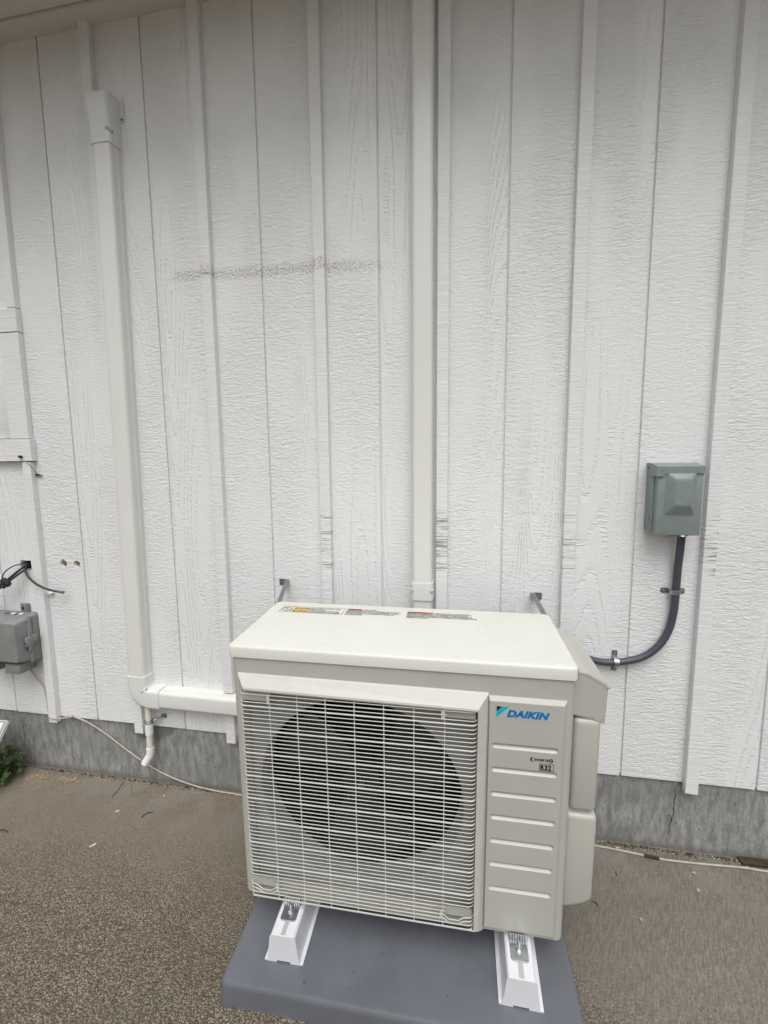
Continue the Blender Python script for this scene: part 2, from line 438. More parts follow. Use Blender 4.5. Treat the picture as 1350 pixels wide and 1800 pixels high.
bm = nb(); prism(bm, [(-.49, 2.945), (3.0, 4.2), (3.0, 4.23), (-.49, 2.965)], wl - .2, wr + .2, 0); link('roof', bm, M['roof'], wall)  # unseen roof slab, added to block the sky over the eave
bx('house_body', (wl, .095, -.2), (wr, 3.2, 2.9), M['soffit'], wall)  # unseen block, added to stop light from behind the wall
fnd = bx('foundation', (wl, .008, -.15), (wr, .0935, ZB + .02), M['found'], wall)
# cracks: thin open slits in the concrete
def crack(name, pts, w_, y, axis='wall'):
    bm = nb(); L = []
    rng = random.Random(len(pts) * 31 + int(pts[0][0] * 100))
    P = smooth_path([(p[0], 0, p[1]) for p in pts], 5)
    lo = []; hi = []
    for i, p in enumerate(P):
        j = rng.uniform(-.0022, .0022); ww = w_ * (.35 + .65 * rng.random()) * (1 if 0 < i < len(P) - 1 else .2)
        if axis == 'wall':
            lo.append(bm.verts.new((p.x + j - ww / 2, y, p.z))); hi.append(bm.verts.new((p.x + j + ww / 2, y, p.z)))
        else:
            lo.append(bm.verts.new((p.x + j - ww / 2, p.z, gz(p.z) + .0012))); hi.append(bm.verts.new((p.x + j + ww / 2, p.z, gz(p.z) + .0012)))
    for i in range(len(P) - 1): bm.faces.new((lo[i], hi[i], hi[i + 1], lo[i + 1]))
    return link(name, bm, M['dark'], wall if axis == 'wall' else None)
crack('crack', [(2.215, .25), (2.212, .232), (2.206, .225), (2.208, .20), (2.205, .17), (2.207, .14), (2.203, .11), (2.198, .07), (2.197, .05)], .0028, .0069)
crack('crack', [(-.405, .25), (-.402, .22), (-.396, .19), (-.39, .15), (-.39, .10), (-.388, .05)], .0014, .0069)
for pts, w_ in (([(.112, -.012), (.120, -.04), (.128, -.06), (.128, -.085), (.134, -.10)], .0035), ([(.150, -.012), (.180, -.05), (.215, -.085)], .0016)):
    o = crack('ground_crack', pts, w_, 0, 'g'); o['kind'] = 'structure'
# nails set in the siding
for x, z in ((2.268, .272), (.365, .275), (.598, .262), (2.075, .285), (-.245, .33), (-.30, .80), (1.69, 1.99)):
    bm = nb(); cyl(bm, (x, -.0012, z), (x, .001, z), .0036, 10); link('nail_head', bm, M['twig'] if x in (2.268, -.245) else M['siding'], wall)
# framed panel at the left edge: rails, stile and an inset board
hp = thing('wall_hatch', 'white framed hatch panel with trim boards at the left edge of the wall', 'hatch', (0, 0, 0))
bx('top_rail', (-.95, -.024, 1.826), (-.176, -.0004, 1.911), M['batten'], hp, .0012, 1)
bx('stile', (-.262, -.0225, 1.4235), (-.177, -.0004, 1.823), M['batten'], hp, .0012, 1)
bx('bottom_rail', (-.95, -.0245, 1.336), (-.170, -.0004, 1.4215), M['batten'], hp, .0012, 1)
bx('stile', (-.95, -.0225, 1.4235), (-.86, -.0004, 1.823), M['batten'], hp, .0012, 1)
bx('panel_board', (-.857, -.012, 1.426), (-.2665, -.0004, 1.821), M['batten'], hp, .002, 2)
bx('panel_casing', (-.286, -.018, 1.4262), (-.2672, -.0122, 1.8208), M['batten'], hp, .002, 2)
# broken wire stub with a knob and two cable clips
kb = thing('wire_stub', 'thin broken wire with a small black knob on the hatch bottom rail', 'wire', (-.215, -.025, 1.352))
bm = nb(); cyl(bm, (0, .0006, 0), (0, -.010, .001), .0065, 12, .005); link('knob', bm, M['twig'], kb, True)
bm = nb(); tube(bm, smooth_path([(-.004, -.001, -.014), (.018, -.003, -.018), (.032, .001, -.03), (.043, .010, -.052), (.046, .018, -.070)], 5), .0011, 6); link('wire', bm, M['utilitydk'], kb, True)
def clip(loc, label, mat, rz=0):
    t = thing('cable_clip', label, 'cable clip', loc, (0, 0, rz), 'small cable clips nailed to the wall')
    bm = box(nb(), (-.013, -.008, -.004), (.008, 0, .004), .001, 1); link('saddle', bm, mat, t, True)
    bm = nb(); cyl(bm, (.010, -.0085, 0), (.010, .001, 0), .0035, 8); link('nail', bm, M['zinc'], t, True)
    return t
clip((-.166, -.001, 1.281), 'dark cable clip just below the hatch, beside the left trim strip', M['twig'])
clip((-.166, -.001, .795), 'white cable clip under the end of the short black cable', M['pvc'])

# ------------------------------------------------------------------ line covers
def channel(name, a, b, w_, d, mat, parent, r=.013, over=0.0):
    """half-round-cornered cover from a to b (points on the wall plane: x,z)"""
    ax, az = a; bx_, bz = b
    t = Vector((bx_ - ax, 0, bz - az)).normalized(); s_ = Vector((t.z, 0, -t.x))
    prof = [(-w_ / 2 - over, 0), (-w_ / 2 - over, -.018), (-w_ / 2 - over + .002, -.0205)]
    ww = w_ / 2 + over - .002
    for i in range(7):
        an = R(90 * i / 6); prof.append((-ww + r - r * math.cos(an), -d - over + r - r * math.sin(an)))
    full = prof + [(-x, y) for x, y in reversed(prof)]
    bm = nb()
    rings = []
    for f in (0, 1):
        c = Vector((ax, 0, az)).lerp(Vector((bx_, 0, bz)), f)
        rings.append([c + s_ * x + Vector((0, y, 0)) for x, y in full])
    loft(bm, rings); return link(name, bm, mat, parent, True)
D = .052
d1 = thing('line_set_cover', 'ivory pipe cover running down the wall then along behind the unit, capped at top', 'pipe cover', (0, 0, 0))
tx1 = lambda z: .2395 + (z - .47) * .0148
channel('cover', (tx1(.468), .468), (tx1(2.425), 2.425), .074, D, M['duct'], d1)
channel('cover', (.322, .399), (1.0, .394), .074, D, M['duct'], d1)
# elbow: swept quarter with a flat face
bm = nb(); rings = []
def eprof(c, s_, w_):
    prof = [(-w_ / 2, 0), (-w_ / 2, -.02)]
    for i in range(7):
        an = R(90 * i / 6); prof.append((-w_ / 2 + .014 - .014 * math.cos(an), -D - .003 + .014 - .014 * math.sin(an)))
    full = prof + [(-x, y) for x, y in reversed(prof)]
    return [c + s_ * x + Vector((0, y, 0)) for x, y in full]
We = .081; xc_ = .2405; zc_ = .3985; rr = .014
rings.append(eprof(Vector((xc_ + .0005, 0, .490)), Vector((1, 0, 0)), We))
C = Vector((xc_ + We / 2 + rr, 0, zc_ + We / 2 + rr)); Rm = We / 2 + rr
for i in range(0, 10):
    a = R(90 * i / 9); dirv = Vector((math.cos(a), 0, math.sin(a)))
    cc = C - dirv * Rm
    rings.append(eprof(cc, dirv, We))
rings.append(eprof(Vector((.336, 0, zc_)), Vector((0, 0, 1)), We))
loft(bm, rings); link('elbow', bm, M['ductcap'], d1, True)
def slot(name, p, q, r, parent, screw=True):
    bm = nb(); tube(bm, [p, Vector(p).lerp(Vector(q), .5), q], r, 10); o = link(name, bm, M['strip'], parent, True)
    if screw:
        bm = nb(); cyl(bm, q, Vector(q) + Vector((.001, -.0035, 0)), r * .7, 10); link('screw', bm, M['utilitydk'], parent, True)
slot('screw_slot', (.262, -.0535, .428), (.2835, -.0475, .4405), .0050, d1)
# top cap
bm = nb(); rings = []
tcx = lambda z: tx1(z)
for z, dd, ww, yb in ((2.408, D + .003, .081, 0), (2.447, D + .0035, .081, 0), (2.480, D + .009, .083, 0), (2.520, D + .014, .085, 0), (2.546, D + .014, .086, 0), (2.559, D + .010, .0845, 0), (2.567, D + .001, .081, 0), (2.571, D - .012, .074, 0)):
    r = .015; cx = tcx(z) + .0005
    prof = [(-ww / 2, 0), (-ww / 2, -.02)]
    for i in range(7):
        an = R(90 * i / 6); prof.append((-ww / 2 + r - r * math.cos(an), -dd + r - r * math.sin(an)))
    rings.append([Vector((cx + x, y, z - (.018 if False else 0))) for x, y in prof + [(-x, y) for x, y in reversed(prof)]])
loft(bm, rings); link('wall_cap', bm, M['ductcap'], d1, True)
bm = nb(); prism(bm, rrect(.036, .080, .010, 4, tcx(2.55) + .040, 2.538), -.004, -.0005, 1, .0008, 1); link('fixing_tab', bm, M['ductcap'], d1, True)
bm = nb(); cyl(bm, (tcx(2.55) + .050, -.0065, 2.505), (tcx(2.55) + .050, -.003, 2.505), .0042, 12); link('screw', bm, M['utilitydk'], d1, True)
slot('screw_slot', (.2975, -.0558, 2.450), (.3118, -.0435, 2.440), .0052, d1)
d2 = thing('line_set_cover', 'straight ivory pipe cover coming down from the eave to behind the outdoor unit', 'pipe cover', (0, 0, 0))
channel('cover', (1.364, .908), (1.364, 2.83), .070, D, M['duct'], d2)
channel('cover', (1.364, .40), (1.364, .858), .070, D - .001, M['ductcap'], d2)
channel('coupler', (1.364, .852), (1.364, .912), .0715, D, M['ductcap'], d2, over=.0028)
for s_ in (-1, 1):
    slot('screw_slot', (1.364 + s_ * .0285, -.0545, .884), (1.364 + s_ * .0375, -.045, .888), .0050, d2, False)

# ------------------------------------------------------------------ drain pipe
dp = thing('drain_pipe', 'white plastic condensate drain pipe with angled spout below the cover elbow', 'pipe', (0, 0, 0))
bm = nb(); cyl(bm, (.267, -.030, .370), (.266, -.030, .235), .0118, 20); link('pipe', bm, M['pvcold'], dp, True)
bm = nb(); cyl(bm, (.266, -.030, .283), (.265, -.030, .240), .0152, 24); link('coupling', bm, M['pvc'], dp, True)
bm = nb(); cyl(bm, (.265, -.030, .241), (.263, -.030, .160), .0125, 20); link('pipe', bm, M['pvcold'], dp, True)
bm = nb(); tube(bm, [(.2635, -.030, .182), (.263, -.030, .168), (.262, -.030, .153), (.258, -.032, .143), (.250, -.037, .128), (.243, -.041, .115)], .0150, 24); link('spout', bm, M['pvc'], dp, True)
bm = nb(); tube(bm, [(.2462, -.039, .1205), (.243, -.0412, .1148), (.2425, -.0416, .1140)], .0122, 20); link('spout_bore', bm, M['dark'], dp, True)
bm = nb()
for z in (.288, .299):
    tube(bm, [(.266 + .0135 * math.cos(R(a)), -.030 + .0135 * math.sin(R(a)), z) for a in range(0, 361, 24)], .0022, 6, cap=False)
tube(bm, smooth_path([(.279, -.028, .294), (.292, -.030, .300), (.300, -.022, .303), (.312, -.006, .306)], 4), .0032, 6)
box(bm, (.304, -.006, .298), (.326, -.0005, .314), .001, 1)
link('hanger_clamp', bm, M['zincdull'], dp, True)
bm = nb(); cyl(bm, (.293, -.034, .296), (.293, -.018, .305), .0042, 8); link('clamp_bolt', bm, M['zincdull'], dp, True)

# ------------------------------------------------------------------ pad, risers
TX, TY, YW = .0258, .0034, .0118
padc = (1.3435, -.395, gz(-.395))
pad = thing('equipment_pad', 'dark grey plastic pad under the outdoor unit on the concrete', 'pad', padc, (TX, 0, YW))
bm = nb()
def rr3(w_, d_, r, z): return [Vector((x, y, z)) for x, y in rrect(w_, d_, r, 5)]
Wp, Dp, Hp = .874, .455, .060
loft(bm, [rr3(Wp + .002, Dp + .002, .018, -.004), rr3(Wp, Dp, .018, .004), rr3(Wp - .005, Dp - .005, .017, .048), rr3(Wp - .008, Dp - .008, .016, .0545), rr3(Wp - .014, Dp - .014, .014, .0588), rr3(Wp - .022, Dp - .022, .012, Hp)])
link('pad_body', bm, M['pad'], pad, True)
def on_pad(x, y): # world -> pad local
    v = Matrix.Rotation(YW, 4, 'Z').inverted() @ Vector((x - padc[0], y - padc[1], 0)); return v.x, v.y
padM = Matrix.Translation(padc) @ Euler((TX, 0, YW)).to_matrix().to_4x4()
def make_riser(label):
    t = thing('support_riser', label, 'riser', group='white risers between the pad and the outdoor unit')
    L = .43; h = .079; bt, tp = .0415, .0325
    bm = nb()
    pr = [(-bt, .004), (-tp, h - .004), (-tp + .004, h), (tp - .004, h), (tp, h - .004), (bt, .004)]
    prism(bm, pr, .003, L, 1); link('beam', bm, M['riser'], t, True)
    bm = nb(); box(bm, (-.051, .001, 0), (-bt + .001, L, .0032)); box(bm, (bt - .001, .001, 0), (.051, L, .0032)); link('flange', bm, M['riser'], t)
    bm = nb()
    prism(bm, [(-bt - .002, .0005), (-tp - .0015, h - .005), (-tp + .003, h + .001), (tp - .003, h + .001), (tp + .0015, h - .005), (bt + .002, .0005), (.018, .0005), (.018, .0055), (-.018, .0055), (-.018, .0005)], 0, .0035, 1)
    link('end_cap', bm, M['riser'], t)
    bm = nb()
    box(bm, (-.0058, .0038, h + .0002), (.0058, L - .02, h + .0010)); link('slot_strip', bm, M['strip'], t)
    # base plate, stud and nut of the clamp
    y0 = .062
    bm = nb(); prism(bm, rrect(.042, .052, .007, 4, 0, y0), h + .0012, h + .0038, 2, .0006, 1); link('clamp_plate', bm, M['zinc'], t, True)
    bm = nb()
    n = 7
    for i in range(n):
        x = -.018 + i * .006
        tube(bm, [(x, y0 + .014, h + .004), (x, y0 + .012, h + .014), (x, y0 + .020, h + .021)], .0028, 8)
    box(bm, (-.021, y0 + .014, h + .004), (.021, y0 + .024, h + .016), .002, 2)
    link('clamp_foot', bm, M['zinc'], t, True)
    bm = nb(); cyl(bm, (0, y0, h + .003), (0, y0, h + .024), .0035, 14); link('stud', bm, M['zinc'], t, True)
    bm = nb(); cyl(bm, (0, y0, h + .0038), (0, y0, h + .010), .0072, 6); cyl(bm, (0, y0, h + .0038), (0, y0, h + .0052), .0095, 20); link('nut', bm, M['zinc'], t)
    return t
for i, (x, y, dz, lab) in enumerate(((1.054, -.560, .012, 'white riser with bolt clamp under the grille end of the unit, left one'), (1.640, -.556, -.02, 'white riser with bolt clamp under the service panel end, right one'))):
    t = make_riser(lab)
    lx, ly = on_pad(x, y)
    t.location = padM @ Vector((lx, ly, Hp)); t.rotation_euler = (TX, 0, YW + dz)

# ------------------------------------------------------------------ outdoor unit
W, H, DD = .85, .7212, .3247
unit = thing('outdoor_unit', 'ivory heat pump outdoor unit with wide fan grille standing on two white risers', 'heat pump', (1.3272323, -.4719795, .136828), (TX, TY, YW))
CL = Vector((.158, -.993, 1.18))
hx0, hx1 = -.417, .421
zt = .688
bm = nb()
t = bmesh.new()
ring = [(x, y) for x, y in rrect(hx1 - hx0, DD - .012, .016, 5, (hx0 + hx1) / 2, (DD - .012) / 2)]
prism(t, ring, 0, zt, 2)
join(bm, t)
body = link('cabinet', bm, M['ivory'], unit, True)
OX0, OX1, OZ0, OZ1 = -.392, .2035, .012, .618
c1 = link('cut', box(nb(), (OX0, -.02, OZ0), (OX1, .22, OZ1)), M['ivory'])
c1.parent = unit; boolean(body, [c1])
for p in body.data.polygons: p.use_smooth = True
body.data.set_sharp_from_angle(angle=R(30))
# lid with turned-down rim
bm = nb(); rings = []
cx = 0.0
for dz, ins, r in ((zt + .0025 - H, .0015, .014), (zt + .0025 - H, -.0, .015), (-.007, -.0, .015), (-.003, .0012, .014), (-.0008, .0035, .012), (0, .007, .010)):
    rings.append([Vector((x, y, H + dz)) for x, y in rrect(W - 2 * ins, DD + .006 - 2 * ins, max(r, .004), 5, cx, DD / 2 - .001)])
loft(bm, rings); link('lid', bm, M['lid'], unit, True)
# fan plate with the round opening
yp = .034; fc = (-.097, .303); fr = .270
bm = nb()
outer = []; inner = []; bell = []; bell2 = []
N = 96
x0, x1, z0, z1 = OX0 + .001, OX1 - .001, OZ0 + .001, OZ1 - .001
def edgept(a):
    c, s_ = math.cos(a), math.sin(a); k = min((x1 - fc[0]) / c if c > 0 else (x0 - fc[0]) / c if c < 0 else 9e9, (z1 - fc[1]) / s_ if s_ > 0 else (z0 - fc[1]) / s_ if s_ < 0 else 9e9)
    return fc[0] + c * k, fc[1] + s_ * k
angs = sorted([2 * math.pi * i / N for i in range(N)] + [math.atan2(zz - fc[1], xx - fc[0]) % (2 * math.pi) for xx in (x0, x1) for zz in (z0, z1)])
def ringv(r, y): return [bm.verts.new((fc[0] + r * math.cos(a), y, fc[1] + r * math.sin(a))) for a in angs]
o_ = [bm.verts.new((edgept(a)[0], yp, edgept(a)[1])) for a in angs]
rs = [o_, ringv(fr + .012, yp), ringv(fr + .004, yp + .003), ringv(fr, yp + .011), ringv(fr, yp + .07)]
n = len(angs)
for a_, b_ in zip(rs, rs[1:]):
    for i in range(n): bm.faces.new((a_[i], a_[(i + 1) % n], b_[(i + 1) % n], b_[i]))
link('fan_plate', bm, M['inner'], unit, True)
bm = nb(); cyl(bm, (fc[0], yp + .0705, fc[1]), (fc[0], .215, fc[1]), fr + .01, 64)
# open the front of the dark drum
for f in [f for f in bm.faces if len(f.verts) > 10 and f.calc_center_median().y < .15]: bm.faces.remove(f)
link('fan_drum', bm, M['dark'], unit, True)
# propeller
bm = nb(); cyl(bm, (fc[0], .075, fc[1]), (fc[0], .125, fc[1]), .052, 32); o = link('fan_hub', bm, M['fan'], unit, True)
bm = nb(); cyl(bm, (fc[0], .068, fc[1]), (fc[0], .0755, fc[1]), .011, 6); cyl(bm, (fc[0], .066, fc[1]), (fc[0], .0752, fc[1]), .004, 10); link('hub_nut', bm, M['zincdull'], unit)
for b in range(3):
    bm = nb(); rows = []
    for i in range(9):
        u = i / 8; rad = .048 + u * (.256 - .048); row = []
        for j in range(9):
            v = j / 8; an = R(120 * b + 18 + (v - .5) * (72 - 10 * u) + 22 * u)
            yy = .082 + .050 * v - .012 * math.sin(math.pi * v) + .006 * u
            row.append(Vector((fc[0] + rad * math.cos(an), yy, fc[1] + rad * math.sin(an))))
        rows.append(row)
    V = [[bm.verts.new(p) for p in r] for r in rows]
    for i in range(8):
        for j in range(8): bm.faces.new((V[i][j], V[i][j + 1], V[i + 1][j + 1], V[i + 1][j]))
    o = link('fan_blade', bm, M['fan'], unit, True)
    mo = o.modifiers.new('s', 'SOLIDIFY'); mo.thickness = .0035
# grille
YB = -.0215
def lp(x, z, y):   # point of the front plane (as measured there) carried to depth y along the sight line
    k = 1 + y / .993; return (.158 + (x - .158) * k, 1.18 + (z - 1.18) * k)
bars = []
zb0, zb1, nb_ = .0165, .6035, 54
pitch = (zb1 - zb0) / nb_
def barmesh(path, r, flat=1.0):
    bm = nb(); tube(bm, path, r, 6)
    me = bpy.data.meshes.new('grille_bar'); bm.to_mesh(me); bm.free(); me.materials.append(M['grille'])
    for p in me.polygons: p.use_smooth = True
    return me
xl, xr = -.3925, .2045
def barpath(xa=None, xb=None):
    p = []
    if xa is None: p += [(xl, .004, 0), (xl + .0012, -.006, 0), (xl + .008, YB + .003, 0), (xl + .014, YB, 0)]
    else: p += [(xa, YB, 0)]
    p += [(-.12, YB, 0), (.05, YB, 0)]
    if xb is None: p += [(xr - .013, YB, 0), (xr - .006, YB + .003, 0), (xr, YB + .013, 0)]
    else: p += [(xb, YB, 0)]
    return p
mthin = barmesh(barpath(), .00125); mthick = barmesh(barpath(), .00215)
mcut = barmesh(barpath(-.312, .133), .0015)
def dip(z):
    p = [(xl, .004, 0), (xl + .0012, -.006, 0), (xl + .008, YB + .003, 0), (-.366, YB, -.001), (-.352, YB, -.011), (-.328, YB, -.011), (-.318, YB, 0), (-.1, YB, 0), (.05, YB, 0), (.130, YB, 0), (.142, YB, -.011), (.166, YB, -.011), (.178, YB, -.001), (xr - .008, YB + .002, 0), (xr, YB + .013, 0)]
    return p
mdip = barmesh(dip(0), .0015)
for i in range(nb_ + 1):
    z = zb0 + pitch * i
    fromtop = nb_ - i
    if i in (2, 3): me = mdip
    elif i in (4, 5): me = mcut
    elif fromtop == 1: me = mcut
    elif fromtop % 6 == 3: me = mthick
    else: me = mthin
    o = link('grille_bar', None, None, unit, mesh=me); o.location = (0, 0, z)
me = None
for x in (-.309, -.2363, -.1636, -.0909, -.0182, .0545, .1272):
    bm = nb(); box(bm, (x - .0011, YB + .0005, zb0 - .001), (x + .0011, YB + .0030, zb1 + .008)); link('grille_rib', bm, M['grille'], unit)
for x, z in ((-.352, .5905), (.163, .5905), (-.352, .0480), (.163, .0480)):
    bx('grille_pocket', (x - .038, YB + .012, z - .011), (x + .036, YB + .0145, z + .0125), M['ivory'], unit)
    s_ = 1 if x < 0 else -1
    bx('grille_latch', (x + s_ * .040 - .004, YB - .0005, z - .011), (x + s_ * .040 + .004, YB + .003, z + .0125), M['grille'], unit, .0006, 1)
# hood over the grille
bm = nb()
A = [(-.4005, 0, .6480), (-.3985, -.004, .6455), (-.3765, -.0245, .6215), (-.3755, -.0255, .6165), (-.3755, -.0235, .6125), (-.385, .0, .6095)]
B = [(.2285, 0, .6450), (.2275, -.004, .6425), (.2045, -.0245, .6150), (.2035, -.0255, .6105), (.2035, -.0235, .6065), (.2045, .0, .6035)]
loft(bm, [[Vector(p) for p in A], [Vector(p) for p in B]]); link('grille_hood', bm, M['grille'], unit, False)
bm = nb()
loft(bm, [[Vector(p) for p in ((.2285, 0, .6425), (.2275, -.003, .6420), (.2050, -.0245, .6130), (.2035, -.0235, .6080), (.2035, 0, .606))],
          [Vector(p) for p in ((.2285, 0, -.0005), (.2275, -.003, -.0005), (.2145, -.0245, .0185), (.2035, -.0235, .0195), (.2035, 0, .0))]])
link('grille_side_strip', bm, M['grille'], unit)
bx('grille_bottom_strip', (xl + .010, YB - .0012, zb0 - .0032), (xr + .006, YB + .0016, zb0 - .0002), M['grille'], unit, .0005, 1)
# service panel
bm = nb()
def qd(x0, x1, z0, z1, y): return [Vector(p) for p in ((x0, y, z0), (x1, y, z0), (x1, y, z1), (x0, y, z1))]
loft(bm, [qd(.2292, .4030, .0062, .6395, .0015), qd(.2292, .4030, .0062, .6395, -.0008), qd(.2305, .3955, .0165, .6300, -.0085), qd(.2315, .3940, .0185, .6285, -.0088)])
sp = link('service_panel', bm, M['ivory'], unit)
cuts = []
for z in (.5125, .4505, .3860, .3228, .2580, .1930, .1240):
    k = .9915; zz = 1.18 + (z - 1.18) * k
    bm = nb(); rings = []
    xa, xb = .2372, .3872
    for y, g_ in ((-.0102, .0018), (-.0086, .0002), (-.0035, -.0042), (-.0033, -.0044)):
        hh = .0066 + g_
        rings.append([Vector((x, y, z_)) for x, z_ in rrect(xb - xa + 2 * g_, 2 * hh, hh * .98, 4, (xa + xb) / 2, zz)])
    loft(bm, rings); c = link('cut', bm, M['ivory']); c.parent = unit; cuts.append(c)
boolean(sp, cuts)
# valve cover on the right side
bm = nb(); sh = [(.4215, .6905), (.4560, .6825), (.5030, .6535), (.5015, .6500), (.4990, .5640), (.4215, .5840)]
prism(bm, sh, .0405, .298, 1); link('valve_hood', bm, M['ivory'], unit)
bm = nb(); prism(bm, [(.4215, .6945), (.4570, .6870), (.5060, .6565), (.5040, .6535), (.4560, .6835), (.4215, .691)], .0375, .301, 1); link('hood_plate', bm, M['ivory'], unit)
bm = nb(); prism(bm, [(.4212, .5842), (.4700, .5790), (.4775, .5715), (.4900, .5715), (.4912, .5775), (.4985, .5795), (.4985, .665), (.4560, .688), (.4212, .695)], .0385, .0402, 1); link('hood_front', bm, M['ivory'], unit)
bm = nb(); prism(bm, [(.43, .574), (.492, .574), (.492, .330), (.43, .330)], .036, .30, 1, .013, 4); link('valve_cover', bm, M['ivory'], unit, True)
bm = nb(); prism(bm, [(.4215, .57), (.450, .57), (.450, .31), (.4215, .31)], .055, .295, 1); link('valve_recess', bm, M['ivory'], unit)
bm = nb(); prism(bm, [(.4215, .337), (.484, .337), (.484, .31), (.4215, .31)], .048, .29, 1); link('valve_neck', bm, M['ivory'], unit)
bm = nb(); prism(bm, [(.4217, .322), (.496, .322), (.496, .085), (.470, .068), (.4217, .052)], .0345, .30, 1, .012, 4); link('valve_cover', bm, M['ivory'], unit, True)
bx('gasket', (.4222, .006, .6885), (.4250, .30, .7125), M['twig'], unit)
# print on the panel
TXT = {}
def text(s_, size, mat, parent, loc, rot=(0, 0, 0), shear=0, offset=0, sx=1.0, name='lettering', align='LEFT', space=1.0, extr=.0):
    cu = bpy.data.curves.new('t', 'FONT'); cu.body = s_; cu.size = size; cu.shear = shear; cu.offset = offset; cu.align_x = align; cu.space_character = space; cu.extrude = extr
    cu.resolution_u = 3
    o = bpy.data.objects.new('t', cu); COL.objects.link(o); bpy.context.view_layer.update()
    dg = bpy.context.evaluated_depsgraph_get(); me = bpy.data.meshes.new_from_object(o.evaluated_get(dg), depsgraph=dg)
    bpy.data.objects.remove(o); bpy.data.curves.remove(cu)
    me.materials.clear(); me.materials.append(mat)
    for v in me.vertices: v.co.x *= sx
    q = bpy.data.objects.new(name, me); COL.objects.link(q); q.parent = parent; q.location = loc; q.rotation_euler = rot
    return q
YF = -.0088
FR = (R(90), 0, 0)
def quad(name, pts, mat, parent):
    bm = nb(); bm.faces.new([bm.verts.new(p) for p in pts]); return link(name, bm, mat, parent)
def thin(name, x0, x1, z0, z1, y, mat, parent): return quad(name, [(x0, y, z0), (x1, y, z0), (x1, y, z1), (x0, y, z1)], mat, parent)
thin('badge_film', .2435, .3805, .5885, .6215, YF - .0004, M['decal'], unit)
y = YF - .0008
bd = link('badge_emblem', (lambda b: (b.faces.new([b.verts.new(p) for p in ((.2460, y, .6185), (.2590, y, .6185), (.2460, y, .6060))]), b)[1])(nb()), M['black'], unit)
quad('badge_emblem', [(.2600, y, .6185), (.2745, y, .6185), (.2460, y, .5915), (.2460, y, .6050)], M['cyan'], unit)
lg = text('DAIKIN', .0228, M['blue'], unit, (.2690, y, .5948), FR, shear=.28, offset=.0014, sx=1.13, name='badge_lettering', space=1.06)
text('INVERTER', .0085, M['black'], unit, (.3330, y, .4893), FR, shear=.3, offset=.00025, sx=.97, name='badge_lettering')
for sgn, cx0 in ((-1, .3345), (1, .3665)):
    bm = nb(); p = []
    for i in range(9):
        a = R(-70 + 140 * i / 8); p.append((cx0 + sgn * (.0095 * math.cos(a)), y, .4922 + .0062 * math.sin(a)))
    for i in range(8, -1, -1):
        a = R(-70 + 140 * i / 8); p.append((cx0 + sgn * (.0060 * math.cos(a)), y, .4922 + .0050 * math.sin(a)))
    V = [bm.verts.new(q) for q in p]
    for i in range(8): bm.faces.new((V[i], V[i + 1], V[16 - i], V[17 - i]))
    link('badge_swoosh', bm, M['black'], unit)
text('R32', .0175, M['black'], unit, (.3480, y, .4682), FR, offset=.0008, sx=.80, space=1.14, name='badge_lettering')
bm = nb()
for a, b in (((.3455, .4655), (.3785, .4664)), ((.3455, .4831), (.3785, .4840)), ((.3455, .4655), (.3464, .4840)), ((.3776, .4655), (.3785, .4840))):
    V = [bm.verts.new(q) for q in ((a[0], y, a[1]), (b[0], y, a[1]), (b[0], y, b[1]), (a[0], y, b[1]))]; bm.faces.new(V)
link('badge_border', bm, M['black'], unit)
for x, z in ((.275, .6255), (.365, .6255), (.331, .5000), (.3775, .5000)):
    bm = nb(); cyl(bm, (x, YF - .0012, z), (x, YF + .0005, z), .0012, 8); link('rivet', bm, M['ivory'], unit)
# warning print on the lid, three blocks
zl = H + .0009
def lidquad(name, x0, x1, y0, y1, mat, dz=0): return quad(name, [(x0, y0, zl + dz), (x1, y0, zl + dz), (x1, y1, zl + dz), (x0, y1, zl + dz)], mat, unit)
def frame(name, x0, x1, y0, y1, w_, mat):
    bm = nb()
    for a in ((x0, y0, x1, y0 + w_), (x0, y1 - w_, x1, y1), (x0, y0 + w_, x0 + w_, y1 - w_), (x1 - w_, y0 + w_, x1, y1 - w_)):
        bm.faces.new([bm.verts.new(q) for q in ((a[0], a[1], zl), (a[2], a[1], zl), (a[2], a[3], zl), (a[0], a[3], zl))])
    return link(name, bm, mat, unit)
YL0, YL1 = .236, .284
frame('label_border', -.385, -.186, YL0, YL1, .0010, M['black']); frame('label_border', -.385, -.350, YL0, YL1, .0010, M['black'])
bm = nb(); tube(bm, [(-.3675 + .013 * math.cos(R(a)), .260 + .015 * math.sin(R(a)), zl) for a in range(0, 361, 20)], .0007, 4, cap=False); tube(bm, [(-.377, .270, zl), (-.367, .26, zl), (-.358, .250, zl)], .0008, 4); link('label_pictogram', bm, M['black'], unit)
for yy, s_ in ((.2625, 'CAUTION'), (.2405, 'ATTENTION')):
    lidquad('label_band', -.347, -.296, yy - .001, yy + .0165, M['yellow'])
    bm = nb(); bm.faces.new([bm.verts.new(q) for q in ((-.344, yy + .002, zl + .0004), (-.334, yy + .002, zl + .0004), (-.339, yy + .0135, zl + .0004))]); link('label_pictogram', bm, M['black'], unit)
    text(s_, .0125, M['black'], unit, (-.3325, yy + .002, zl + .0005), offset=.0003, sx=.55 if len(s_) > 8 else .68, name='label_lettering')
LS = .0095
for j, (s_, k) in enumerate((("DON'T STEP ON THIS UNIT. IT MAY", 1), ('RESULT IN INJURY.', 1), ('NE MONTEZ PAS SUR CETTE UNITE.', 1), ('VOUS RISQUERIEZ DE VOUS BLESSER.', 1))):
    text(s_, LS, M['black'], unit, (-.2925, .2715 - j * .0108, zl), offset=.0002, sx=.62, name='label_lettering')
